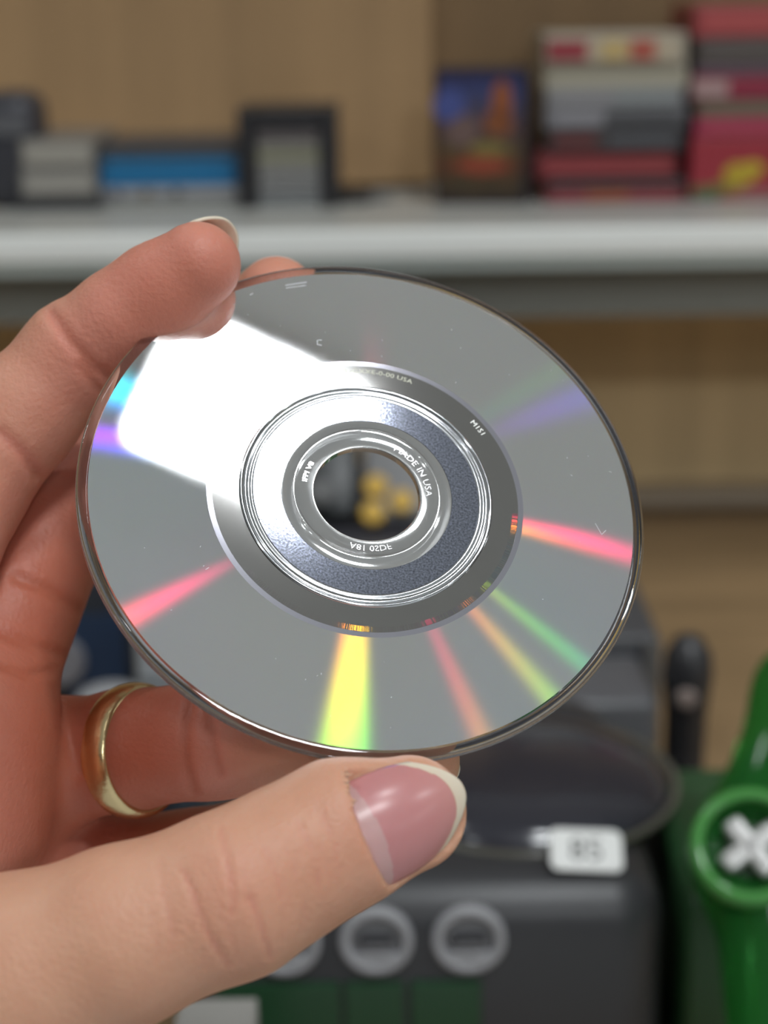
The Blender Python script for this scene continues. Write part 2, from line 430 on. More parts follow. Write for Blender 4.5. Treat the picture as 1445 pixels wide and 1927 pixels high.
# white-to-red stack
stack(1024, 1290, [
    (62, (.40, .35, .28), (.48, .40, .29), 'cream game case with red and yellow print, topmost of the middle stack', 0, 0, [(.02, .30, (.30, .035, .05)), (.40, .58, (.55, .40, .17)), (.60, .78, (.42, .09, .06))]),
    (124, (.46, .42, .33), (.50, .46, .36), 'plain cream game case second from the top of the middle stack', 0, 4),
    (166, (.24, .235, .24), (.28, .27, .28), 'pale grey game case third from the top of the middle stack', 2, -6, [(.5, .95, (.26, .28, .28))]),
    (200, (.17, .165, .18), (.26, .25, .27), 'grey game case with a dark right half in the middle stack', 0, 0, [(.42, .98, (.07, .07, .075))]),
    (242, (.055, .05, .055), (.07, .06, .06), 'black and dark red game case in the middle stack', 6, -4, [(.04, .36, (.15, .045, .045)), (.45, .95, (.10, .10, .11))]),
    (284, (.20, .028, .035), (.33, .055, .06), 'bright red game case near the bottom of the middle stack', -14, -10),
    (338, (.03, .026, .028), None, 'thin black game case just above the bottom of the middle stack', 6, 0),
    (352, (.18, .028, .035), (.28, .05, .06), 'red game case with an orange patch, bottommost of the middle stack', 0, -4, [(.3, .6, (.34, .09, .04))])],
      'game_case', 'cases in the middle stack', 'game case', depth=0.085, jitter=0.006, Y=YI + 0.002)
stack(1312, 1560, [
    (8, (.30, .045, .05), (.42, .075, .075), 'coral red game case on top of the right-hand stack', -6, 0),
    (72, (.085, .07, .062), (.10, .082, .075), 'dark brown game case second in the right-hand stack', 0, 0),
    (124, (.12, .07, .10), (.14, .08, .115), 'dull violet game case third in the right-hand stack', -2, 0),
    (140, (.22, .02, .04), (.26, .022, .05), 'dark red game case with a pale pink patch in the right-hand stack', -8, 0, [(.0, .26, (.42, .28, .27))]),
    (190, (.14, .11, .075), (.17, .13, .085), 'olive brown game case in the right-hand stack', 0, 0),
    (220, (.34, .03, .075), (.40, .045, .085), 'pink red game case above the tall red box', -4, 0)],
      'game_case', 'cases in the right-hand stack', 'game case', depth=0.085, z0=span(1312, 1560, 256, YI)[2])
a, b, z = span(1302, 1560, 256, YI)
t = empty('boxed_game', ((a + b) / 2, YI + 0.0425, zs)); w = b - a; hg = z - zs
box('box_body', (0, 0, hg / 2), (w, 0.085, hg * 0.99), pl((.33, .03, .045)), t, bev=0.001)
for (fx, fz, rx, rz, c) in ((.36, .42, .12, .30, (.48, .34, .03)), (.46, .50, .07, .2, (.55, .42, .03)), (.14, .16, .14, .16, (.12, .14, .05)), (.26, .22, .12, .14, (.30, .22, .03)), (.50, .12, .2, .1, (.33, .16, .15)), (.12, .06, .10, .05, (.02, .12, .13))):
    b2 = disc_bm(1.0, 1.0, 0.1, 24)
    xf(b2, Matrix.Translation((w * fx - w / 2, -0.0427, hg * fz)) @ Matrix.Rotation(math.pi / 2, 4, 'X') @ Matrix.Diagonal((w * rx, hg * rz * 0.6, 0.0004 + rx * 0.001, 1)))
    bm_obj('cover_patch', b2, pl(c, 0.45), t)
tag(t, 'tall red box with yellow and green print under the right-hand stack', 'boxed game')

# ================================================================== COUNTER: console
con_m = mat('black_console_plastic', (0.038, 0.038, 0.042), 0.38, bump=(900, 0.15, 0.0002))
lid_m = mat('glossy_black_lid', (0.032, 0.032, 0.042), 0.16, coat=0.3)
ring_m = mat('pale_grey_port', (0.36, 0.36, 0.38), 0.45)
port_d = mat('port_grey', (0.17, 0.17, 0.18), 0.5)
port_k = mat('port_black', (0.03, 0.03, 0.035), 0.5)
YC = 0.438
zport = on_y(795, 1766, YC).z
ztop = on_y(950, 1606, YC + 0.022).z
xL, xR = on_y(330, 1766, YC).x, on_y(1262, 1766, YC).x
con = empty('game_console', ((xL + xR) / 2, YC + 0.075, ZT))
cw_, ch = xR - xL, ztop - ZT
auto_smooth(box('body', (0, 0, ch / 2), (cw_, 0.15, ch), con_m, con, bev=0.016, seg=5), 50)
rl = (on_y(1255, 1480, YC + 0.075).x - on_y(700, 1480, YC + 0.075).x) / 2
lx = on_y(975, 1480, YC + 0.075).x - con.location.x
rl = min(rl, 0.056)
lid = bm_obj('disc_lid', xf(lathe_bm([(1e-5, .0105), (rl * .55, .0095), (rl * .85, .0065), (rl * .97, .003), (rl, 0.0), (rl, -.004), (1e-5, -.004)], 96, closed=False), Matrix.Translation((lx, -0.004, ch))), lid_m, con, smooth=True)
bm_obj('lid_groove', xf(lathe_bm([(rl + .0006, -.001), (rl + .0032, -.001), (rl + .0032, .0016), (rl + .0006, .0012)], 96), Matrix.Translation((lx, -0.004, ch))), mat('lid_trim', (.11, .105, .085), .25), con, smooth=True)
for px in (360, 534, 708, 882):
    p = on_y(px, 1766, YC)
    x = p.x - con.location.x; z = p.z - ZT + (0 if px > 600 else 0)
    M = Matrix.Translation((x, -0.075, zport - ZT)) @ Matrix.Rotation(math.pi / 2, 4, 'X')
    ro = 0.0107
    pt = bm_obj('controller_port', xf(lathe_bm([(ro, -.001), (ro, .0018), (ro - .0006, .0024), (ro - .0022, .0024), (ro - .0030, .0016), (ro - .0034, -.001)], 64), M), ring_m, con, smooth=True)
    bm_obj('port_face', xf(disc_bm(ro - .0034, .0006, .0001, 48), M), port_d, pt)
    box('connector', (x, -0.0766, zport - ZT + 0.0006), (.0102, .0016, .0034), port_k, pt, bev=.0006)
    box('connector_lip', (x, -0.0768, zport - ZT - 0.0012), (.0086, .0018, .0016), port_d, pt, bev=.0004)
    box('port_ledge', (x, -0.0764, zport - ZT - .0052), (.0118, .0016, .0034), ring_m, pt, bev=.0006)
grn_d = mat('dark_green_plastic', (.012, .055, .022), 0.3)
for (p0, p1) in ((405, 640), (648, 760), (772, 905)):
    a = on_y(p0, 1880, YC).x - con.location.x; b = on_y(p1, 1880, YC).x - con.location.x
    zt_ = on_y(700, 1846, YC).z - ZT
    box('slot_cover', ((a + b) / 2, -0.0752, zt_ - .012), (b - a, .003, .024), grn_d, con, bev=.0006)
tag(con, 'black game console with round grey controller ports and a domed lid', 'console')
# price sticker lying on the front slope of the lid
pc = on_y(1103, 1600, YC + 0.029)
st_c = Vector((pc.x, pc.y, 0))
def lid_z(x, y):
    r = math.hypot(x - (con.location.x + lx), y - (con.location.y - 0.004)) / rl
    return ztop + np.interp(r, [0, .55, .85, .97, 1.0, 1.05, 2], [.0105, .0095, .0065, .003, 0, 0, 0])
N_s = Vector((0.05, -0.55, 0.83)).normalized()
Xs = Vector((1, 0, -0.06)).normalized(); Ys = N_s.cross(Xs).normalized(); Xs = Ys.cross(N_s)
# sits against the lid: move along the view ray until its upper edge meets the lid
ppx = ray(1103, 1600)
best = None
for k in range(400):
    q = CAM + ppx * (0.40 + k * 0.0005)
    low = min((q + Xs * sx * 0.0105 + Ys * sy * 0.0068).z - lid_z((q + Xs * sx * 0.0105 + Ys * sy * 0.0068).x, (q + Xs * sx * 0.0105 + Ys * sy * 0.0068).y) for sx in (-1, 0, 1) for sy in (-1, 0, 1))
    if low < 0.0006: best = q; break
stM = Matrix(((Xs.x, Ys.x, N_s.x, best.x), (Xs.y, Ys.y, N_s.y, best.y), (Xs.z, Ys.z, N_s.z, best.z), (0, 0, 0, 1)))
st = empty('price_sticker'); st.matrix_world = stM
sb_ = bmesh.new()
pts = []
hw, hh2, rr = 0.0107, 0.0068, 0.0026
for (sx, sy, a0) in ((1, 1, 0), (-1, 1, 90), (-1, -1, 180), (1, -1, 270)):
    for k in range(7):
        a = math.radians(a0 + k * 15); pts.append((sx * (hw - rr) + rr * math.cos(a), sy * (hh2 - rr) + rr * math.sin(a)))
vt = [sb_.verts.new((x, y, 0.0003)) for x, y in pts]; vb = [sb_.verts.new((x, y, -0.0003)) for x, y in pts]
sb_.faces.new(vt); sb_.faces.new(vb[::-1])
for k in range(len(pts)): sb_.faces.new((vb[k], vb[(k + 1) % len(pts)], vt[(k + 1) % len(pts)], vt[k]))
bm_obj('paper', sb_, mat('sticker_paper', (.80, .80, .78), .5), st)
V, F = text_geo('85', 0.0105)
bm_obj_me = pydata('digits', [(x, y - 0.0034, 0.0005) for x, y, z in V], F)
link('digits', bm_obj_me, mat('sticker_ink', (.13, .13, .13), .6), st, smooth=False)
tag(st, 'white rounded price sticker reading 85 on the black console lid', 'sticker')

# things behind and beside the console
def slab(name, part, px0, px1, py0, Y, depth, m, label, cat, bev=0.004, z0=None, extra=None):
    a, b, z = span(px0, px1, py0, Y); zb = ZT if z0 is None else z0
    t = empty(name, ((a + b) / 2, Y + depth / 2, zb))
    auto_smooth(box(part, (0, 0, (z - zb) / 2), (b - a, depth, z - zb), m, t, bev=bev, seg=3))
    if extra: extra(t, b - a, depth, z - zb)
    tag(t, label, cat); return t
def ex_box(t, w, d, h):
    box('front_panel', (-w * .05, -d / 2 - .0005, h * .52), (w * .78, .001, h * .8), pl((.035, .045, .06), .25), t)
    box('side_strip', (w * .43, -d / 2 - .0008, h * .5), (w * .13, .0016, h * .94), pl((.16, .155, .15)), t)
slab('game_console', 'shell', 1010, 1245, 1196, 0.66, 0.14, pl((.07, .07, .072)), 'grey console with a dark front panel behind the black console', 'console', extra=ex_box)
def ex_led(t, w, d, h):
    box('tray_lip', (0, -d / 2 - .001, h * .75), (w * .9, .002, h * .12), pl((.2, .2, .21)), t, bev=.0005)
slab('disc_drive', 'case', 800, 1238, 1322, 0.60, 0.05, pl((.115, .115, .122)), 'low grey case between the black console and the grey console', 'drive', extra=ex_led)
# gaps on the left, behind the ring
def ex_cart(t, w, d, h):
    box('front_label', (w * .1, -d / 2 - .0006, h * .6), (w * .6, .0012, h * .45), pl((.02, .045, .10), .4), t)
    b2 = disc_bm(.012, .004, .001, 32)
    xf(b2, Matrix.Translation((-w * .28, -d / 2, h * .62)) @ Matrix.Rotation(math.pi / 2, 4, 'X')); bm_obj('round_badge', b2, pl((.26, .26, .29), .3), t, smooth=False)
slab('game_console', 'shell', 60, 246, 1085, 0.72, 0.12, pl((.028, .032, .042), .3), 'navy black console with a round badge seen between the fingers', 'console', extra=ex_cart)
def ex_w(t, w, d, h):
    box('top_seam', (0, -d / 2 - .0005, h * .8), (w * .96, .001, .0015), pl((.2, .21, .22)), t)
slab('accessory_box', 'carton', 250, 420, 1195, 0.66, 0.10, pl((.40, .42, .44), .5), 'light grey accessory box behind the ring finger', 'box', extra=ex_w)
a, b, z = span(150, 300, 1290, 0.60)
t = empty('steering_knob', ((a + b) / 2 - .004, 0.60, ZT))
bm_obj('knob_dome', lathe_bm([(1e-5, z - ZT), (.006, z - ZT - .0004), (.012, z - ZT - .003), (.0165, z - ZT - .010), (.018, z - ZT - .02), (.018, z - ZT - .03)], 48, closed=False), pl((.34, .35, .37), .3), t, smooth=True)
bm_obj('knob_base', lathe_bm([(.0175, z - ZT - .03), (.022, z - ZT - .034), (.024, 0), (1e-5, 0)], 48, closed=False), pl((.05, .05, .055)), t, smooth=True)
tag(t, 'rounded pale grey knob on a dark base just above the gold ring', 'knob')
def ex_b(t, w, d, h):
    box('lid_edge', (0, -d / 2 - .0006, h - .006), (w * .97, .0012, .003), pl((.10, .14, .19)), t)
slab('carry_case', 'shell', 150, 600, 1470, 0.60, 0.05, pl((.075, .10, .135), .45), 'slate blue case showing between the ring finger and the thumb', 'case', extra=ex_b)
def ex_f(t, w, d, h):
    box('lid_flap', (0, 0, h + .0008), (w * .98, d * .98, .0016), pl((.30, .29, .27), .9), t)
slab('cardboard_box', 'carton', 325, 478, 1957, 0.372, 0.016, pl((.26, .25, .23), .9), 'grey cardboard box at the bottom edge beside the thumb', 'box', bev=.001, extra=ex_f)

# stand with two pads behind the disc hole
def ex_v(t, w, d, h):
    for k in range(4): box('vent_slit', (-w * .3 + k * w * .2, -d / 2 - .0004, h * .5), (w * .12, .0008, .003), pl((.01, .01, .01)), t)
std = slab('game_console', 'shell', 520, 900, 1025, 0.82, 0.16, pl((.05, .05, .055), .4), 'charcoal console behind the disc with two controllers lying on it', 'console', extra=ex_v)
zst = span(520, 900, 1025, 0.82)[2]
g_m = pl((.215, .215, .22), .45); y_m = mat('yellow_button', (.62, .36, .012), .35)
def pad_frame(px, py, Y, tilt):
    q = on_y(px, py, Y)
    return Matrix.Translation(q) @ Matrix.Rotation(tilt, 4, 'X')
M = pad_frame(770, 955, 0.86, math.radians(52))
zlow = M.translation.z - math.sin(math.radians(52)) * 0.024 - .0045
M.translation.z += max(0.0, zst + 0.0006 - zlow)
t = empty('game_controller'); t.matrix_world = M
auto_smooth(box('pad_body', (0.004, 0, -.006), (.056, .046, .012), g_m, t, bev=.005, seg=3))
Mi = M.inverted()
def in_pad(px, py):
    d = ray(px, py); n = (M.to_3x3() @ Vector((0, 0, 1)));
    return Mi @ (CAM + d * ((M.translation - CAM).dot(n) / d.dot(n)))
for (px, py) in ((707, 917), (702, 967), (756, 945)):
    q = in_pad(px, py)
    bm_obj('yellow_button', xf(disc_bm(.0063, .0034, .001, 32), Matrix.Translation((q.x, q.y, 0))), y_m, t)
tag(t, 'light grey controller with three yellow buttons seen through the disc hole', 'controller')
M2 = pad_frame(626, 955, 0.862, math.radians(55))
zlow = M2.translation.z - math.sin(math.radians(55)) * 0.024 - .0045
M2.translation.z += max(0.0, zst + 0.0006 - zlow)
t = empty('game_controller'); t.matrix_world = M2
auto_smooth(box('pad_body', (-.004, 0, -.006), (.036, .046, .012), pl((.02, .024, .026), .35), t, bev=.005, seg=3))
bm_obj('thumb_stick', xf(lathe_bm([(1e-5, .011), (.006, .0105), (.0075, .009), (.0072, .007), (.004, .0055), (.004, 0), (1e-5, 0)], 32, closed=False), Matrix.Translation((-.006, -.012, 0))), pl((.15, .15, .15), .5), t, smooth=True)
tag(t, 'black controller with a grey thumb stick seen at the left of the disc hole', 'controller')

# black joystick with a pale button
a, b, z = span(1248, 1345, 1190, 0.62)
t = empty('joystick', ((a + b) / 2, 0.62, ZT)); hz = z - ZT; rw = (b - a) / 2
bm_obj('handle', lathe_bm([(1e-5, hz), (rw * .5, hz - .002), (rw * .92, hz - .009), (rw, hz - .018), (rw * .82, hz - .034), (rw * .78, .03), (rw * .9, .02)], 48, closed=False), pl((.022, .022, .024), .35), t, smooth=True)
auto_smooth(box('base', (0, .004, .011), (rw * 3.4, rw * 3.4, .022), pl((.03, .03, .032), .4), t, bev=.006, seg=3))
q = on_y(1291, 1312, 0.62 - rw * .8)
bm_obj('pale_button', xf(disc_bm(.0042, .004, .0015, 28), Matrix.Translation((q.x - t.location.x, q.y + .001 - t.location.y, q.z - ZT)) @ Matrix.Rotation(math.pi / 2, 4, 'X')), pl((.30, .24, .22), .4), t)
bm_obj('collar', lathe_bm([(rw * .9, .02), (rw * 1.15, .024), (rw * 1.15, .018), (rw * .9, .016)], 40), pl((.05, .045, .045), .4), t, smooth=True)
tag(t, 'black joystick with a pale round button beside the green controller', 'joystick')

# ------------------------------------------------------------------ green translucent controller (SDF)
def seg_d(P, a, b, ra, rb, nd=None, fl=1.0):
    ab = b - a; L2 = float(ab @ ab)
    t = np.clip(((P - a) @ ab) / L2, 0, 1)
    q = P - a - t[..., None] * ab
    r = ra + (rb - ra) * t
    if nd is not None:
        c = q @ nd
        d2 = (q * q).sum(-1) + c * c * (1 / fl ** 2 - 1)
        return (np.sqrt(np.maximum(d2, 1e-9)) - r) * (fl * 0.35 + 0.65)
    return np.sqrt((q * q).sum(-1)) - r
GD = 470.0
gc = cs(1412, 1592, GD)
gn = np.array([-0.18, 0.42, 0.89]); gn /= np.linalg.norm(gn)
gx = np.cross(np.array([0, 1.0, 0]), gn); gx /= np.linalg.norm(gx); gy = np.cross(gn, gx)
def gl(u, v, w=0.0): return gc + gx * u + gy * v + gn * w
lo = gc - np.array([50, 75, 60.]); hi = gc + np.array([110, 75, 60.])
hgrid = 1.4
A = [np.arange(lo[i], hi[i], hgrid) for i in range(3)]
P = np.stack(np.meshgrid(*A, indexing='ij'), -1)
F = np.full(P.shape[:3], 60.0)
for (u0, v0, u1, v1, ra, rb, fl) in ((1, 0, 60, 0, 18.5, 21, .62), (2, -6, 4, -52, 13, 10, .9), (64, -4, 72, -52, 17, 12, .9), (4, 8, 16, 50, 16, 13, .62), (16, 50, 54, 46, 13, 13, .62)):
    F = smin(F, seg_d(P, gl(u0, v0, -13), gl(u1, v1, -15), ra, rb, gn, fl), 9)
F = np.maximum(F, -seg_d(P, gl(0, 0, 6), gl(0, 0, 20), 13.5, 20))        # d-pad dish
V, Q = surface_nets(F, lo, hgrid); V = relax(V, Q, 3)
t = empty('game_controller', cw(gc))
ginv = Vector(cw(gc))
me = pydata('shell', [cw(v) - ginv for v in V], Q)
gm = mat('green_translucent_plastic', (.05, .34, .065), 0.14, trans=0.8, ior=1.25)
link('shell', me, gm, t)
MG = Matrix(((0,) * 4,) * 4)
def gframe(u, v, w):
    cx = RT * gx[0] + UP * gx[1] + BK * gx[2]; cy = RT * gy[0] + UP * gy[1] + BK * gy[2]; cz = RT * gn[0] + UP * gn[1] + BK * gn[2]
    p = cw(gl(u, v, w)) - ginv
    return Matrix(((cx.x, cy.x, cz.x, p.x), (cx.y, cy.y, cz.y, p.y), (cx.z, cy.z, cz.z, p.z), (0, 0, 0, 1)))
bm_obj('dish_ring', xf(lathe_bm([(.0128, -.002), (.0128, .0006), (.0138, .0016), (.0156, .0012), (.0168, -.001), (.0168, -.004)], 72), gframe(0, 0, 0.5)), mat('pale_green_ring', (.08, .30, .07), .12), t, smooth=True)
bm_obj('dish', xf(disc_bm(.0128, .001, .0003, 48), gframe(0, 0, -6)), mat('dish_green', (.008, .06, .012), .25), t)
sil = mat('silver_plastic', (.58, .57, .56), .3, metal=.6)
cr = bmesh.new()
for k in (0, 1):
    b_ = box_bm((0, 0, .002), (.0185, .0058, .006), .0016, 3, gframe(0, 0, -4) @ Matrix.Rotation(math.radians(38 + 90 * k), 4, 'Z'))
    tmp = bpy.data.meshes.new('x'); b_.to_mesh(tmp); b_.free(); cr.from_mesh(tmp); bpy.data.meshes.remove(tmp)
bm_obj('direction_cross', cr, sil, t, smooth=False)
for (u, v, c) in ((54, 6, (.5, .42, .05)), (64, -2, (.05, .2, .5)), (54, -10, (.05, .35, .08)), (64, 14, (.4, .05, .05))):
    bm_obj('face_button', xf(disc_bm(.005, .004, .0015, 28), gframe(u, v, -2)), mat('btn%d%d' % (u, v), c, .3), t)
bm_obj('inner_board', box_bm((0, 0, 0), (.075, .030, .002), .0, 1, gframe(30, 2, -14)), mat('circuit_board', (.05, .30, .03), .4, var=(90, .8)), t)
tag(t, 'translucent green controller with a silver cross pad at the right edge', 'controller')
# dark green stand under it
slab('controller_stand', 'plinth', 1295, 1700, 1690, 0.445, 0.09, mat('stand_green', (.028, .085, .032), .4), 'dark green stand below the green controller', 'stand', bev=.004,
     extra=lambda t, w, d, h: box('front_band', (0, -d / 2 - .0006, h * .35), (w * .96, .0012, h * .1), grn_d, t))

# ================================================================== DISC
cx = RT * DE1[0] + UP * DE1[1] + BK * DE1[2]; cy = RT * DE2[0] + UP * DE2[1] + BK * DE2[2]; cz = RT * DN[0] + UP * DN[1] + BK * DN[2]
dcw = cw(DC)
disc = empty('optical_disc')
disc.matrix_world = Matrix(((cx.x, cy.x, cz.x, dcw.x), (cx.y, cy.y, cz.y, dcw.y), (cx.z, cy.z, cz.z, dcw.z), (0, 0, 0, 1)))
tag(disc, 'small shiny optical disc held by its edges between finger and thumb', 'disc')
mm = 0.001
def ringpart(name, prof, m, parent=disc, seg=256):
    b = lathe_bm([(r * mm, z * mm) for r, z in prof], seg)
    return auto_smooth(bm_obj(name, b, m, parent, smooth=True), 40)

def grating_material(name, base, rough, eff, pitch=0.74):
    """Mirror with a circular grating: the straight reflection plus the first diffraction orders.
    Each order is an ordinary glossy lobe whose tangential direction is shifted by lambda/pitch along the radius."""
    m = bpy.data.materials.new(name); m.use_nodes = True
    nt = m.node_tree; nt.nodes.clear(); N = nt.nodes; L = nt.links
    out = N.new('ShaderNodeOutputMaterial')
    g0 = N.new('ShaderNodeBsdfGlossy'); g0.distribution = 'BECKMANN'; g0.inputs['Color'].default_value = (*base, 1); g0.inputs['Roughness'].default_value = rough
    cur = g0.outputs[0]
    geo = N.new('ShaderNodeNewGeometry'); tc = N.new('ShaderNodeTexCoord')
    def vm(op, a, b=None, scale=None):
        n = N.new('ShaderNodeVectorMath'); n.operation = op
        for i, x in enumerate((a, b)):
            if x is None: continue
            if isinstance(x, tuple): n.inputs[i].default_value = x
            else: L.new(x, n.inputs[i])
        if scale is not None:
            if isinstance(scale, (int, float)): n.inputs['Scale'].default_value = scale
            else: L.new(scale, n.inputs['Scale'])
        return n
    def mt(op, a, b=None):
        n = N.new('ShaderNodeMath'); n.operation = op
        for i, x in enumerate((a, b)):
            if x is None: continue
            if isinstance(x, (int, float)): n.inputs[i].default_value = x
            else: L.new(x, n.inputs[i])
        return n.outputs[0]
    V = geo.outputs['Incoming']; Nn = geo.outputs['Normal']
    flat = vm('MULTIPLY', tc.outputs['Object'], (1, 1, 0)).outputs[0]
    vt = N.new('ShaderNodeVectorTransform'); vt.vector_type = 'VECTOR'; vt.convert_from = 'OBJECT'; vt.convert_to = 'WORLD'
    L.new(flat, vt.inputs[0])
    rh = vm('NORMALIZE', vt.outputs[0]).outputs[0]
    vn = vm('DOT_PRODUCT', V, Nn).outputs['Value']
    Vt = vm('SUBTRACT', V, vm('SCALE', Nn, scale=vn).outputs[0]).outputs[0]
    lams = [.425, .445, .465, .485, .505, .525, .545, .565, .585, .605, .625, .645, .665]
    cols = [(.30, .0, .9), (.14, .0, 1.0), (.0, .10, 1.0), (.0, .38, .80), (.0, .62, .35), (.02, .85, .10), (.16, .90, .0), (.50, .75, .0), (.85, .50, .0), (1.0, .25, .0), (1.0, .06, .04), (.85, .0, .10), (.5, .0, .08)]
    for lam, c in zip(lams, cols):
        for sg in (1, -1):
            Rt = vm('SUBTRACT', vm('SCALE', rh, scale=sg * lam / pitch).outputs[0], Vt).outputs[0]
            q = mt('SUBTRACT', 1.0, vm('DOT_PRODUCT', Rt, Rt).outputs['Value'])
            rn = mt('SQRT', mt('MAXIMUM', q, 0.0))
            R = vm('ADD', Rt, vm('SCALE', Nn, scale=rn).outputs[0]).outputs[0]
            hN = vm('NORMALIZE', vm('ADD', V, R).outputs[0]).outputs[0]
            g = N.new('ShaderNodeBsdfGlossy'); g.distribution = 'BECKMANN'; g.inputs['Roughness'].default_value = 0.13
            L.new(hN, g.inputs['Normal'])
            w = mt('GREATER_THAN', q, 0.01)
            cc = vm('SCALE', tuple(x * eff for x in c), scale=w)
            L.new(cc.outputs[0], g.inputs['Color'])
            ad = N.new('ShaderNodeAddShader'); L.new(cur, ad.inputs[0]); L.new(g.outputs[0], ad.inputs[1]); cur = ad.outputs[0]
    L.new(cur, out.inputs['Surface'])
    return m
data_m = grating_material('data_layer_grating', (.95, .97, .97), .05, .026)
mir_m = mat('mirror_band_metal', (.50, .49, .48), .05, metal=1.0)
lead_m = mat('lead_in_metal', (.80, .79, .90), .07, metal=1.0)
inner_m = mat('clouded_inner_metal', (.42, .45, .56), .07, metal=1.0, var=(3500, .5), bump=(2200, .06, .00005))
stk_m = mat('stacking_ring_metal', (.78, .80, .84), .10, metal=1.0)
body_m = mat('disc_label_print', (.55, .55, .56), .4)
clear_m = mat('clear_polycarbonate', (.93, .93, .95), .03, trans=1.0, ior=1.45)
hub_m = mat('hub_polycarbonate', (.86, .865, .87), .06, metal=.65, trans=.7, ior=1.5)
ringpart('disc_body', [(14.0, -.03), (38.35, -.03), (38.35, -1.15), (14.0, -1.15)], body_m)
data = ringpart('data_layer', [(22.35, -.02), (22.35, 0), (38.35, 0), (38.35, -.02)], data_m)
ringpart('lead_in_band', [(21.6, -.02), (21.6, .004), (22.35, .004), (22.35, -.02)], lead_m)
mir = ringpart('mirror_band', [(17.9, -.02), (17.9, 0), (21.6, 0), (21.6, -.02)], mir_m)
ringpart('stacking_ring', [(15.9, -.02), (15.9, .01), (16.05, .07), (16.2, .09), (16.35, .06), (16.5, .03), (16.7, .03), (16.85, .12), (17.05, .15), (17.2, .10), (17.32, .08), (17.45, .22), (17.6, .27), (17.78, .2), (17.9, .0), (17.9, -.02)], stk_m)
inn = ringpart('inner_zone', [(12.1, -.02), (12.1, 0), (15.9, 0), (15.9, -.02)], inner_m)
ringpart('clear_rim', [(38.36, 0), (39.7, 0), (39.9, -.12), (40.0, -.3), (40.0, -.9), (39.9, -1.08), (39.7, -1.2), (38.36, -1.2)], clear_m)
hub = ringpart('hub_ring', [(7.5, -.12), (7.62, -.0), (9.9, 0), (10.05, .10), (10.3, .14), (10.55, .10), (10.75, 0), (12.05, -.04), (12.05, -.5), (14.0, -.5), (14.0, -1.15), (7.62, -1.2), (7.5, -1.08)], hub_m)

def ring_text(s, px, py, size, m, parent, r=None, mirrored=False, z=0.03, spread=1.0):
    rr, an = disc_polar(px, py); r = r or rr
    V, F = text_geo(s, size)
    out = []
    for x, y, _ in V:
        a = an + (x * spread / r if mirrored else -x * spread / r)
        rad = r + (y - size * 0.35)
        out.append((rad * mm * math.cos(a), rad * mm * math.sin(a), z * mm))
    return link('lettering', pydata('lettering', out, F), m, parent, smooth=False)
ink_w = mat('etched_pale', (.86, .86, .82), .35, metal=.3)
ink_o = mat('etched_straw', (.80, .80, .64), .4)
emb_m = mat('moulded_letters', (.90, .90, .92), .15, metal=.8)
ring_text('M1S1', 899, 806, 1.15, ink_w, mir, r=20.6, spread=1.15)
ring_text('DOL-GXXE-0-00 USA', 700, 700, 1.05, ink_o, mir, r=20.7, spread=1.25)
ring_text('MADE IN USA', 788, 882, 1.30, emb_m, hub, r=8.85, z=.06, spread=1.2)
ring_text('IFPI V8', 580, 888, .95, emb_m, hub, r=8.9, z=.06, spread=1.3)
ring_text('A81 0SDF', 697, 1030, 1.25, emb_m, hub, r=8.85, z=.06, mirrored=True, spread=1.15)
# burst-cutting bar code along the outer edge of the mirror band
bars = []; bf = []
_, a0 = disc_polar(462, 1075); _, a1 = disc_polar(966, 965)
if a1 < a0: a1 += 2 * math.pi
a = a0
while a < a1:
    wv = random.choice((.0022, .0022, .0044)); g = random.choice((.003, .003, .006, .012))
    k = len(bars)
    for (rr, aa) in ((20.75, a), (21.55, a), (21.55, a + wv), (20.75, a + wv)):
        bars.append((rr * mm * math.cos(aa), rr * mm * math.sin(aa), .012 * mm))
    bf.append((k, k + 1, k + 2, k + 3)); a += wv + g
bo = link('bar_code', pydata('bar_code', bars, bf), grating_material('bar_code_metal', (.25, .25, .25), .12, .05), mir, smooth=False)
bo['kind'] = 'stuff'
# dust and fine scratches
sv = []; sf = []
def scratch(px0, py0, px1, py1, w):
    p, _ = disc_hit(px0, py0); q, _ = disc_hit(px1, py1)
    A_ = np.array([(p - DC) @ DE1, (p - DC) @ DE2]); B_ = np.array([(q - DC) @ DE1, (q - DC) @ DE2])
    d = (B_ - A_) / max(np.linalg.norm(B_ - A_), 1e-6); n = np.array([-d[1], d[0]]) * w / 2
    k = len(sv)
    for v in (A_ - n, B_ - n, B_ + n, A_ + n): sv.append((v[0] * mm, v[1] * mm, .02 * mm))
    sf.append((k, k + 1, k + 2, k + 3))
scratch(537, 537, 577, 531, .12); scratch(538, 542, 576, 537, .10); scratch(598, 640, 606, 640, .12); scratch(597, 648, 605, 650, .12); scratch(597, 640, 597, 649, .1)
scratch(1120, 985, 1132, 1006, .06); scratch(1132, 1006, 1140, 998, .06); scratch(387, 1072, 393, 1068, .08); scratch(470, 555, 476, 552, .1)
for _ in range(40):
    an = random.uniform(0, 2 * math.pi); rr = random.uniform(23, 37.5); L_ = random.uniform(.05, .3); k = len(sv); th = random.uniform(0, 3.14)
    c = np.array([rr * math.cos(an), rr * math.sin(an)]); d = np.array([math.cos(th), math.sin(th)]) * L_ / 2; n = np.array([-d[1], d[0]]) / L_ * .06
    for v in (c - d - n, c + d - n, c + d + n, c - d + n): sv.append((v[0] * mm, v[1] * mm, .02 * mm))
    sf.append((k, k + 1, k + 2, k + 3))
so = link('scratches', pydata('scratches', sv, sf), mat('scratch_white', (.75, .75, .78), .5), data, smooth=False); so['kind'] = 'stuff'

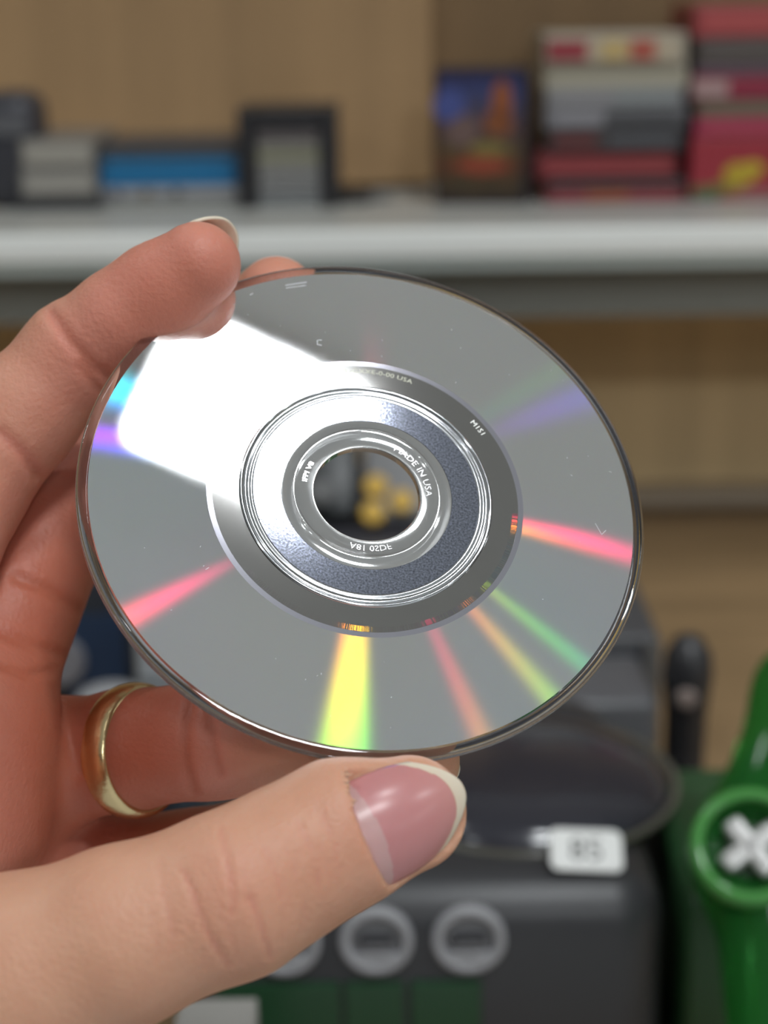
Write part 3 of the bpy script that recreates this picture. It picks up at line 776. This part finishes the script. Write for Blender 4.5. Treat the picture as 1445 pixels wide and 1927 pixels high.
# ================================================================== HAND
def C4(px, py, d, r): return (cs(px, py, d), r)
wrist = C4(-760, 2230, 228, 21)
I0 = C4(-270, 1300, 228, 11.5); M0 = C4(-80, 1390, 247, 11); Rg0 = C4(-25, 1475, 262, 10.5); P0 = C4(20, 1610, 268, 9.8)
palm = [(wrist, I0), (wrist, M0), (wrist, Rg0), (wrist, P0), (I0, M0), (M0, Rg0), (Rg0, P0),
        (wrist, C4(-1600, 3300, 250, 28)),
        (C4(-430, 2060, 210, 17), C4(20, 1850, 206, 11.5)), (wrist, C4(-430, 2060, 210, 17)),
        (C4(-150, 1800, 212, 8), C4(-255, 1430, 224, 8)), (C4(-230, 1760, 225, 10), C4(-60, 1560, 245, 10))]
fingers = {
    'index': ([I0, C4(-75, 925, 250, 9.2), C4(40, 780, 252, 8.4), C4(140, 668, 252, 7.7), C4(230, 603, 250, 7.35), C4(300, 553, 249, 7.2), C4(372, 499, 247, 6.3)], 5),
    'middle': ([M0, C4(88, 1010, 266, 9.3), C4(310, 760, 284, 7.8), C4(440, 634, 278, 7.0), C4(520, 559, 268, 6.4)], 5),
    'ring': ([Rg0, C4(120, 1432, 261, 9.4), C4(240, 1411, 256, 8.9), C4(400, 1390, 249, 8.5), C4(640, 1400, 241, 7.3), C4(782, 1432, 237, 6.2)], 4),
    'pinky': ([P0, C4(200, 1632, 266, 8.2), C4(360, 1618, 262, 7.4), C4(520, 1570, 258, 6.4), C4(600, 1540, 254, 5.6)], 4),
    'thumb': ([C4(20, 1850, 206, 11.5), C4(220, 1765, 205, 10.6), C4(440, 1682, 206, 9.9), C4(540, 1625, 208, 9.2), C4(640, 1570, 210, 9.0), C4(770, 1531, 213, 7.3)], 6),
}
lo = np.array([-135., -150., -300.]); hi = np.array([24., 48., -186.])
hg_ = 0.53
AX = [np.arange(lo[i], hi[i], hg_).astype(np.float32) for i in range(3)]
SH = tuple(len(a) for a in AX)
def eval_seg(Fd, A, B, k, nd=None, fl=1.0, pad=13.0):
    (a, ra), (b, rb) = A, B
    rm = max(ra, rb) + pad
    mn = np.minimum(a, b) - rm; mx = np.maximum(a, b) + rm
    sl = []
    for i in range(3):
        i0 = max(0, int((mn[i] - lo[i]) / hg_)); i1 = min(SH[i], int((mx[i] - lo[i]) / hg_) + 2)
        if i1 <= i0: return
        sl.append(slice(i0, i1))
    X = (AX[0][sl[0]][:, None, None], AX[1][sl[1]][None, :, None], AX[2][sl[2]][None, None, :])
    ab = b - a; L2 = float(ab @ ab)
    t = sum((X[i] - np.float32(a[i])) * np.float32(ab[i]) for i in range(3)) / np.float32(L2)
    t = np.clip(t, 0, 1)
    d2 = 0; c = 0
    for i in range(3):
        q = X[i] - np.float32(a[i]) - t * np.float32(ab[i]); d2 = d2 + q * q
        if nd is not None: c = c + q * np.float32(nd[i])
    r = np.float32(ra) + np.float32(rb - ra) * t
    if nd is not None: d2 = d2 + c * c * np.float32(1 / fl ** 2 - 1)
    d = np.sqrt(d2) - r
    s = tuple(sl)
    Fd[s] = smin(Fd[s], d, np.float32(k))
# nail frames: (origin on the finger axis, axis, outward normal, radius, half angle, length, base curve, tip curve)
def nail_frame(o, tip, nrm):
    a = tip - o; a = a / np.linalg.norm(a)
    n = nrm - (nrm @ a) * a; n = n / np.linalg.norm(n)
    return o, a, n, np.cross(a, n)
NAILS = {
    'thumb': (nail_frame(cs(657, 1576, 211.0), cs(845, 1484, 215), np.array([-.02, .0, 1.0])), 7.9, 1.05, 15.0, 1.3, 5.0, .026),
    'index': (nail_frame(cs(290, 560, 249), cs(374, 498, 247), np.array([.15, .72, -.62])), 6.6, 1.0, 15.1, 1.2, 3.4, .014),
    'middle': (nail_frame(cs(452, 624, 277), cs(520, 559, 268), np.array([.1, .5, -.85])), 6.0, 0.55, 14.2, 1.2, 4.0, .02),
    'ring': (nail_frame(cs(690, 1408, 240), cs(790, 1432, 237), np.array([.2, -.25, -.95])), 6.2, 0.9, 13.2, 1.2, 3.4, .03),
}
FP = np.full(SH, 30, np.float32)
for A, B in palm: eval_seg(FP, A, B, 9.0, pad=16)
TOT = FP.copy()
tn = NAILS['thumb'][0][2]
for nm, (ch_, k) in fingers.items():
    Ff = np.full(SH, 30, np.float32)
    for i in range(len(ch_) - 1):
        flat_ = (nm == 'thumb' and i >= 3)
        eval_seg(Ff, ch_[i], ch_[i + 1], 2.2, nd=tn if flat_ else None, fl=.90 if flat_ else 1.0)
    TOT = np.minimum(TOT, smin(FP, Ff, np.float32(k)))
    del Ff
def nail_coords(P, fr):
    o, a, n, b = fr
    q = P - o
    return q @ a, np.arctan2(q @ b, q @ n), np.hypot(q @ b, q @ n)
for nm in ('thumb', 'index'):
    fr, rn, pm, Ln, bc, tcv, kk = NAILS[nm]
    c0 = fr[0]; s = []
    for i in range(3):
        i0 = max(0, int((c0[i] - 22 - lo[i]) / hg_)); i1 = min(SH[i], int((c0[i] + 22 - lo[i]) / hg_)); s.append(slice(i0, i1))
    s = tuple(s)
    Pg = np.stack(np.meshgrid(*[AX[i][s[i]] for i in range(3)], indexing='ij'), -1).astype(np.float64)
    sv_, ph, rr = nail_coords(Pg, fr)
    s0 = bc * (ph / pm) ** 2
    surf = rn - kk * np.clip(sv_ - 3, 0, 99) ** 2
    carve = np.maximum(np.maximum(s0 - sv_, (np.abs(ph) - pm) * rn), surf - .45 - rr)
    carve = np.maximum(carve, rr - (rn + 1.6))
    TOT[s] = np.maximum(TOT[s], -carve.astype(np.float32))
V, Q = surface_nets(TOT, lo, hg_)
del TOT, FP
V = relax(V, Q, 3, .5)
# drop small loose shells: keep the biggest connected piece
Nn = vnormals(V, Q)
U_ = V[:, 0] / -V[:, 2] * FPX + W / 2; Vv = -V[:, 1] / -V[:, 2] * FPX + H / 2; Dd = -V[:, 2]
front = np.clip(Nn[:, 2] * 2.5 + .3, 0, 1)
disp = np.zeros(len(V)); flush_shade = np.zeros(len(V))
def poly_dist(pts):
    best = np.full(len(V), 1e9)
    for (x0, y0), (x1, y1) in zip(pts[:-1], pts[1:]):
        dx, dy = x1 - x0, y1 - y0; t = np.clip(((U_ - x0) * dx + (Vv - y0) * dy) / (dx * dx + dy * dy), 0, 1)
        best = np.minimum(best, np.hypot(U_ - x0 - t * dx, Vv - y0 - t * dy))
    return best
def crease(pts, w, dep, d0, d1, red=0.5):
    global disp, flush_shade
    d = poly_dist(pts); m = np.exp(-(d / w) ** 2) * ((Dd > d0) & (Dd < d1)) * front
    disp = disp - dep * m + dep * .12 * np.exp(-((d - 2 * w) / w) ** 2) * ((Dd > d0) & (Dd < d1)) * front
    flush_shade = flush_shade + red * m
# index: joint creases
crease([(95, 590), (130, 640), (175, 690), (215, 715)], 11, .45, 235, 262)
crease([(0, 815), (40, 850), (70, 895)], 12, .4, 230, 262)
crease([(150, 690), (190, 735)], 9, .3, 235, 262)
# middle finger and palm
crease([(30, 1085), (90, 1110), (150, 1150)], 12, .5, 240, 280)
crease([(0, 1190), (60, 1215), (120, 1235)], 11, .4, 235, 280)
crease([(0, 1255), (50, 1270), (100, 1262)], 9, .3, 230, 280)
crease([(110, 1300), (125, 1370), (150, 1450)], 12, .5, 235, 280)
# ring finger
crease([(362, 1310), (350, 1370), (352, 1440), (365, 1490)], 10, .42, 232, 262)
crease([(395, 1320), (400, 1390), (415, 1455)], 9, .3, 232, 262)
# thumb knuckle
crease([(345, 1640), (368, 1690), (385, 1745), (428, 1815)], 6, .26, 190, 215, .4)
crease([(415, 1560), (428, 1620), (440, 1690), (436, 1720)], 6, .2, 190, 215, .3)
crease([(470, 1690), (492, 1745), (508, 1800)], 6, .26, 190, 215, .4)
crease([(500, 1600), (520, 1650), (530, 1690)], 6, .16, 190, 215, .2)
crease([(300, 1620), (310, 1700), (330, 1760)], 7, .12, 190, 215, .15)
crease([(560, 1545), (585, 1600), (598, 1660)], 7, .12, 190, 215, .15)
crease([(600, 1520), (625, 1580), (640, 1640)], 7, .10, 190, 215, .12)
for _ in range(26):                                   # fine wrinkles over the thumb knuckle
    x = random.uniform(285, 640); y = 1790 - (x - 285) * .52 + random.uniform(-95, 70)
    L_ = random.uniform(25, 70); tlt = random.uniform(-.1, .45)
    crease([(x, y), (x + L_ * tlt * .5, y + L_ * .5), (x + L_ * tlt * 1.2, y + L_)], 5, random.uniform(.05, .11), 190, 215, .10)
V = V + Nn * disp[:, None]
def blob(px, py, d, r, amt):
    global flush_shade
    flush_shade = flush_shade + amt * np.exp(-((V - cs(px, py, d)) ** 2).sum(1) / r ** 2)
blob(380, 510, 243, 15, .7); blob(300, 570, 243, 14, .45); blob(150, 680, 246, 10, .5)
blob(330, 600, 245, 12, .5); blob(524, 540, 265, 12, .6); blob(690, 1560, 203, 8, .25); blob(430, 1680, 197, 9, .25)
blob(70, 1020, 262, 22, 1.7); blob(300, 1420, 245, 16, 1.0); blob(90, 1560, 252, 22, 1.8); blob(40, 1300, 242, 18, .9)  # palm and middle finger: redder skin, with their shade put into the colour
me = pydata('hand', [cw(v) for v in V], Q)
at = me.attributes.new('flush_shade', 'FLOAT', 'POINT'); at.data.foreach_set('value', np.clip(flush_shade, 0, 2.0).astype(np.float32))
def skin_material():
    m = bpy.data.materials.new('skin'); m.use_nodes = True
    nt = m.node_tree; N = nt.nodes; L = nt.links; b = N['Principled BSDF']
    b.inputs['Roughness'].default_value = 0.46; b.inputs['Specular IOR Level'].default_value = 0.38
    b.inputs['Subsurface Weight'].default_value = 0.40; b.inputs['Subsurface Scale'].default_value = 0.0026
    b.inputs['Subsurface Radius'].default_value = (1.0, 0.36, 0.2)
    at = N.new('ShaderNodeAttribute'); at.attribute_name = 'flush_shade'
    tc = N.new('ShaderNodeTexCoord')
    n1 = N.new('ShaderNodeTexNoise'); n1.inputs['Scale'].default_value = 130; n1.inputs['Detail'].default_value = 6; L.new(tc.outputs['Object'], n1.inputs['Vector'])
    mx = N.new('ShaderNodeMix'); mx.data_type = 'RGBA'
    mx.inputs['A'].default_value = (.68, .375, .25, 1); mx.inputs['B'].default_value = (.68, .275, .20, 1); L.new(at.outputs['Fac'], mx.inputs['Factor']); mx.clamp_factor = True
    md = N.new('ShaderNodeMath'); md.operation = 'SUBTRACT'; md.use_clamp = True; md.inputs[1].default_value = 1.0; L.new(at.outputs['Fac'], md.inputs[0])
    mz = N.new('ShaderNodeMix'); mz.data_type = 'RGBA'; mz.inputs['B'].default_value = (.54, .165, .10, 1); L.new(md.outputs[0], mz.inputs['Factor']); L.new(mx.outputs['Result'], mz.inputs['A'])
    mx2 = N.new('ShaderNodeMix'); mx2.data_type = 'RGBA'; mx2.blend_type = 'MULTIPLY'; mx2.inputs['Factor'].default_value = 0.35
    rp = N.new('ShaderNodeValToRGB'); rp.color_ramp.elements[0].position = .35; rp.color_ramp.elements[1].position = .68
    rp.color_ramp.elements[0].color = (.86, .70, .64, 1); rp.color_ramp.elements[1].color = (1, 1, 1, 1); L.new(n1.outputs['Fac'], rp.inputs['Fac'])
    L.new(mz.outputs['Result'], mx2.inputs['A']); L.new(rp.outputs['Color'], mx2.inputs['B']); L.new(mx2.outputs['Result'], b.inputs['Base Color'])
    n2 = N.new('ShaderNodeTexNoise'); n2.inputs['Scale'].default_value = 1300; n2.inputs['Detail'].default_value = 3; L.new(tc.outputs['Object'], n2.inputs['Vector'])
    vo = N.new('ShaderNodeTexVoronoi'); vo.feature = 'DISTANCE_TO_EDGE'; vo.inputs['Scale'].default_value = 900; L.new(tc.outputs['Object'], vo.inputs['Vector'])
    sm = N.new('ShaderNodeMath'); sm.operation = 'MULTIPLY_ADD'; sm.inputs[1].default_value = .5; L.new(vo.outputs['Distance'], sm.inputs[0]); L.new(n2.outputs['Fac'], sm.inputs[2])
    bp = N.new('ShaderNodeBump'); bp.inputs['Strength'].default_value = .4; bp.inputs['Distance'].default_value = .0003
    L.new(sm.outputs[0], bp.inputs['Height']); L.new(bp.outputs['Normal'], b.inputs['Normal'])
    return m
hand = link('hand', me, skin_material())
tag(hand, 'left hand pinching the small disc between index finger and thumb', 'hand')

def nail_material():
    m = bpy.data.materials.new('nail'); m.use_nodes = True
    nt = m.node_tree; N = nt.nodes; L = nt.links; b = N['Principled BSDF']
    b.inputs['Roughness'].default_value = 0.28; b.inputs['Specular IOR Level'].default_value = 0.45
    b.inputs['Subsurface Weight'].default_value = 0.15; b.inputs['Subsurface Scale'].default_value = 0.0012
    at = N.new('ShaderNodeAttribute'); at.attribute_name = 'zone'
    r = N.new('ShaderNodeValToRGB'); cr = r.color_ramp
    cr.elements[0].position = 0.0; cr.elements[0].color = (.60, .36, .35, 1)
    cr.elements[1].position = 1.0; cr.elements[1].color = (.80, .70, .56, 1)
    for p, c in ((.195, (.60, .36, .35)), (.235, (.58, .25, .25)), (.5, (.58, .25, .245)), (.77, (.62, .29, .27)), (.80, (.58, .32, .24)), (.83, (.76, .64, .50))):
        e = cr.elements.new(p); e.color = (*c, 1)
    L.new(at.outputs['Fac'], r.inputs['Fac']); L.new(r.outputs['Color'], b.inputs['Base Color'])
    return m
nail_m = nail_material()
for nm, (fr, rn, pm, Ln, bc, tcv, kk) in NAILS.items():
    o, a, n, b = fr
    nu, nv = 40, 28
    Vt_, Zt = [], []
    for top in (1, 0):
        for i in range(nu + 1):
            for j in range(nv + 1):
                f = j / nv * 2 - 1
                ph = f * pm
                s0 = bc * f * f - .3
                s1 = Ln - tcv * abs(f) ** 2.4
                s = s0 + (s1 - s0) * i / nu
                r = rn - kk * max(0, s - 3) ** 2 + (.0 if top else -.55)
                if i == 0: r -= .3
                Vt_.append(o + a * s + (n * math.cos(ph) + b * math.sin(ph)) * r)
                lun = .2 * (1 - .75 * f * f)           # lunula arc
                z = (s - s0) / (Ln - bc)
                edge = 1 - (s1 - s) / 3.0              # free edge follows the tip
                zz = z / max(lun, .02) * .2 if z < lun else (.24 + .5 * (z - lun) / (1 - lun))
                if (s1 - s) < 2.1: zz = .8 + .2 * (2.1 - (s1 - s)) / 2.1
                Zt.append(zz)
    st_ = nv + 1; off = (nu + 1) * st_
    Fc = []
    for i in range(nu):
        for j in range(nv):
            q = (i * st_ + j, (i + 1) * st_ + j, (i + 1) * st_ + j + 1, i * st_ + j + 1)
            Fc.append(q[::-1]); Fc.append(tuple(x + off for x in q))
    for i in range(nu):
        for j in (0, nv):
            q = (i * st_ + j, (i + 1) * st_ + j, (i + 1) * st_ + j + off, i * st_ + j + off); Fc.append(q if j == 0 else q[::-1])
    for j in range(nv):
        for i in (0, nu):
            q = (i * st_ + j, i * st_ + j + 1, i * st_ + j + 1 + off, i * st_ + j + off); Fc.append(q if i == nu else q[::-1])
    me = pydata('fingernail', [cw(v) for v in Vt_], Fc)
    za = me.attributes.new('zone', 'FLOAT', 'POINT'); za.data.foreach_set('value', np.array(Zt, np.float32))
    no = link('fingernail', me, nail_m, hand)
    no['label'] = 'trimmed pink nail of the ' + (nm if nm == 'thumb' else nm + ' finger')

# ------------------------------------------------------------------ gold ring on the ring finger
rc = cs(256, 1412, 255.5); ra_ = cs(330, 1398, 250.5) - cs(160, 1424, 261); ra_ = np.array([.83, .08, .55]); ra_ /= np.linalg.norm(ra_)
ru = np.cross(np.array([0, 1., 0]), ra_); ru /= np.linalg.norm(ru); rv = np.cross(ra_, ru)
prof = []
for k in range(13):
    a = math.pi * k / 12
    prof.append((9.0 + 1.2 * math.sin(a) ** .8, -2.5 * math.cos(a)))
prof += [(8.7, 2.3), (8.7, -2.3)]
b = lathe_bm(prof, 128)
Mr = Matrix([[*[0] * 4]] * 4)
wx = [RT * v[0] + UP * v[1] + BK * v[2] for v in (ru, rv, ra_)]
rcw = cw(rc)
for v in b.verts: v.co = (wx[0] * v.co.x + wx[1] * v.co.y + wx[2] * v.co.z) * 0.001
ro_ = bm_obj('gold_ring', b, mat('gold', (.84, .66, .36), .24, metal=1.0, bump=(700, .30, .0003)), None, smooth=True)
ro_.location = rcw
tag(ro_, 'plain polished gold band worn on the ring finger', 'ring')
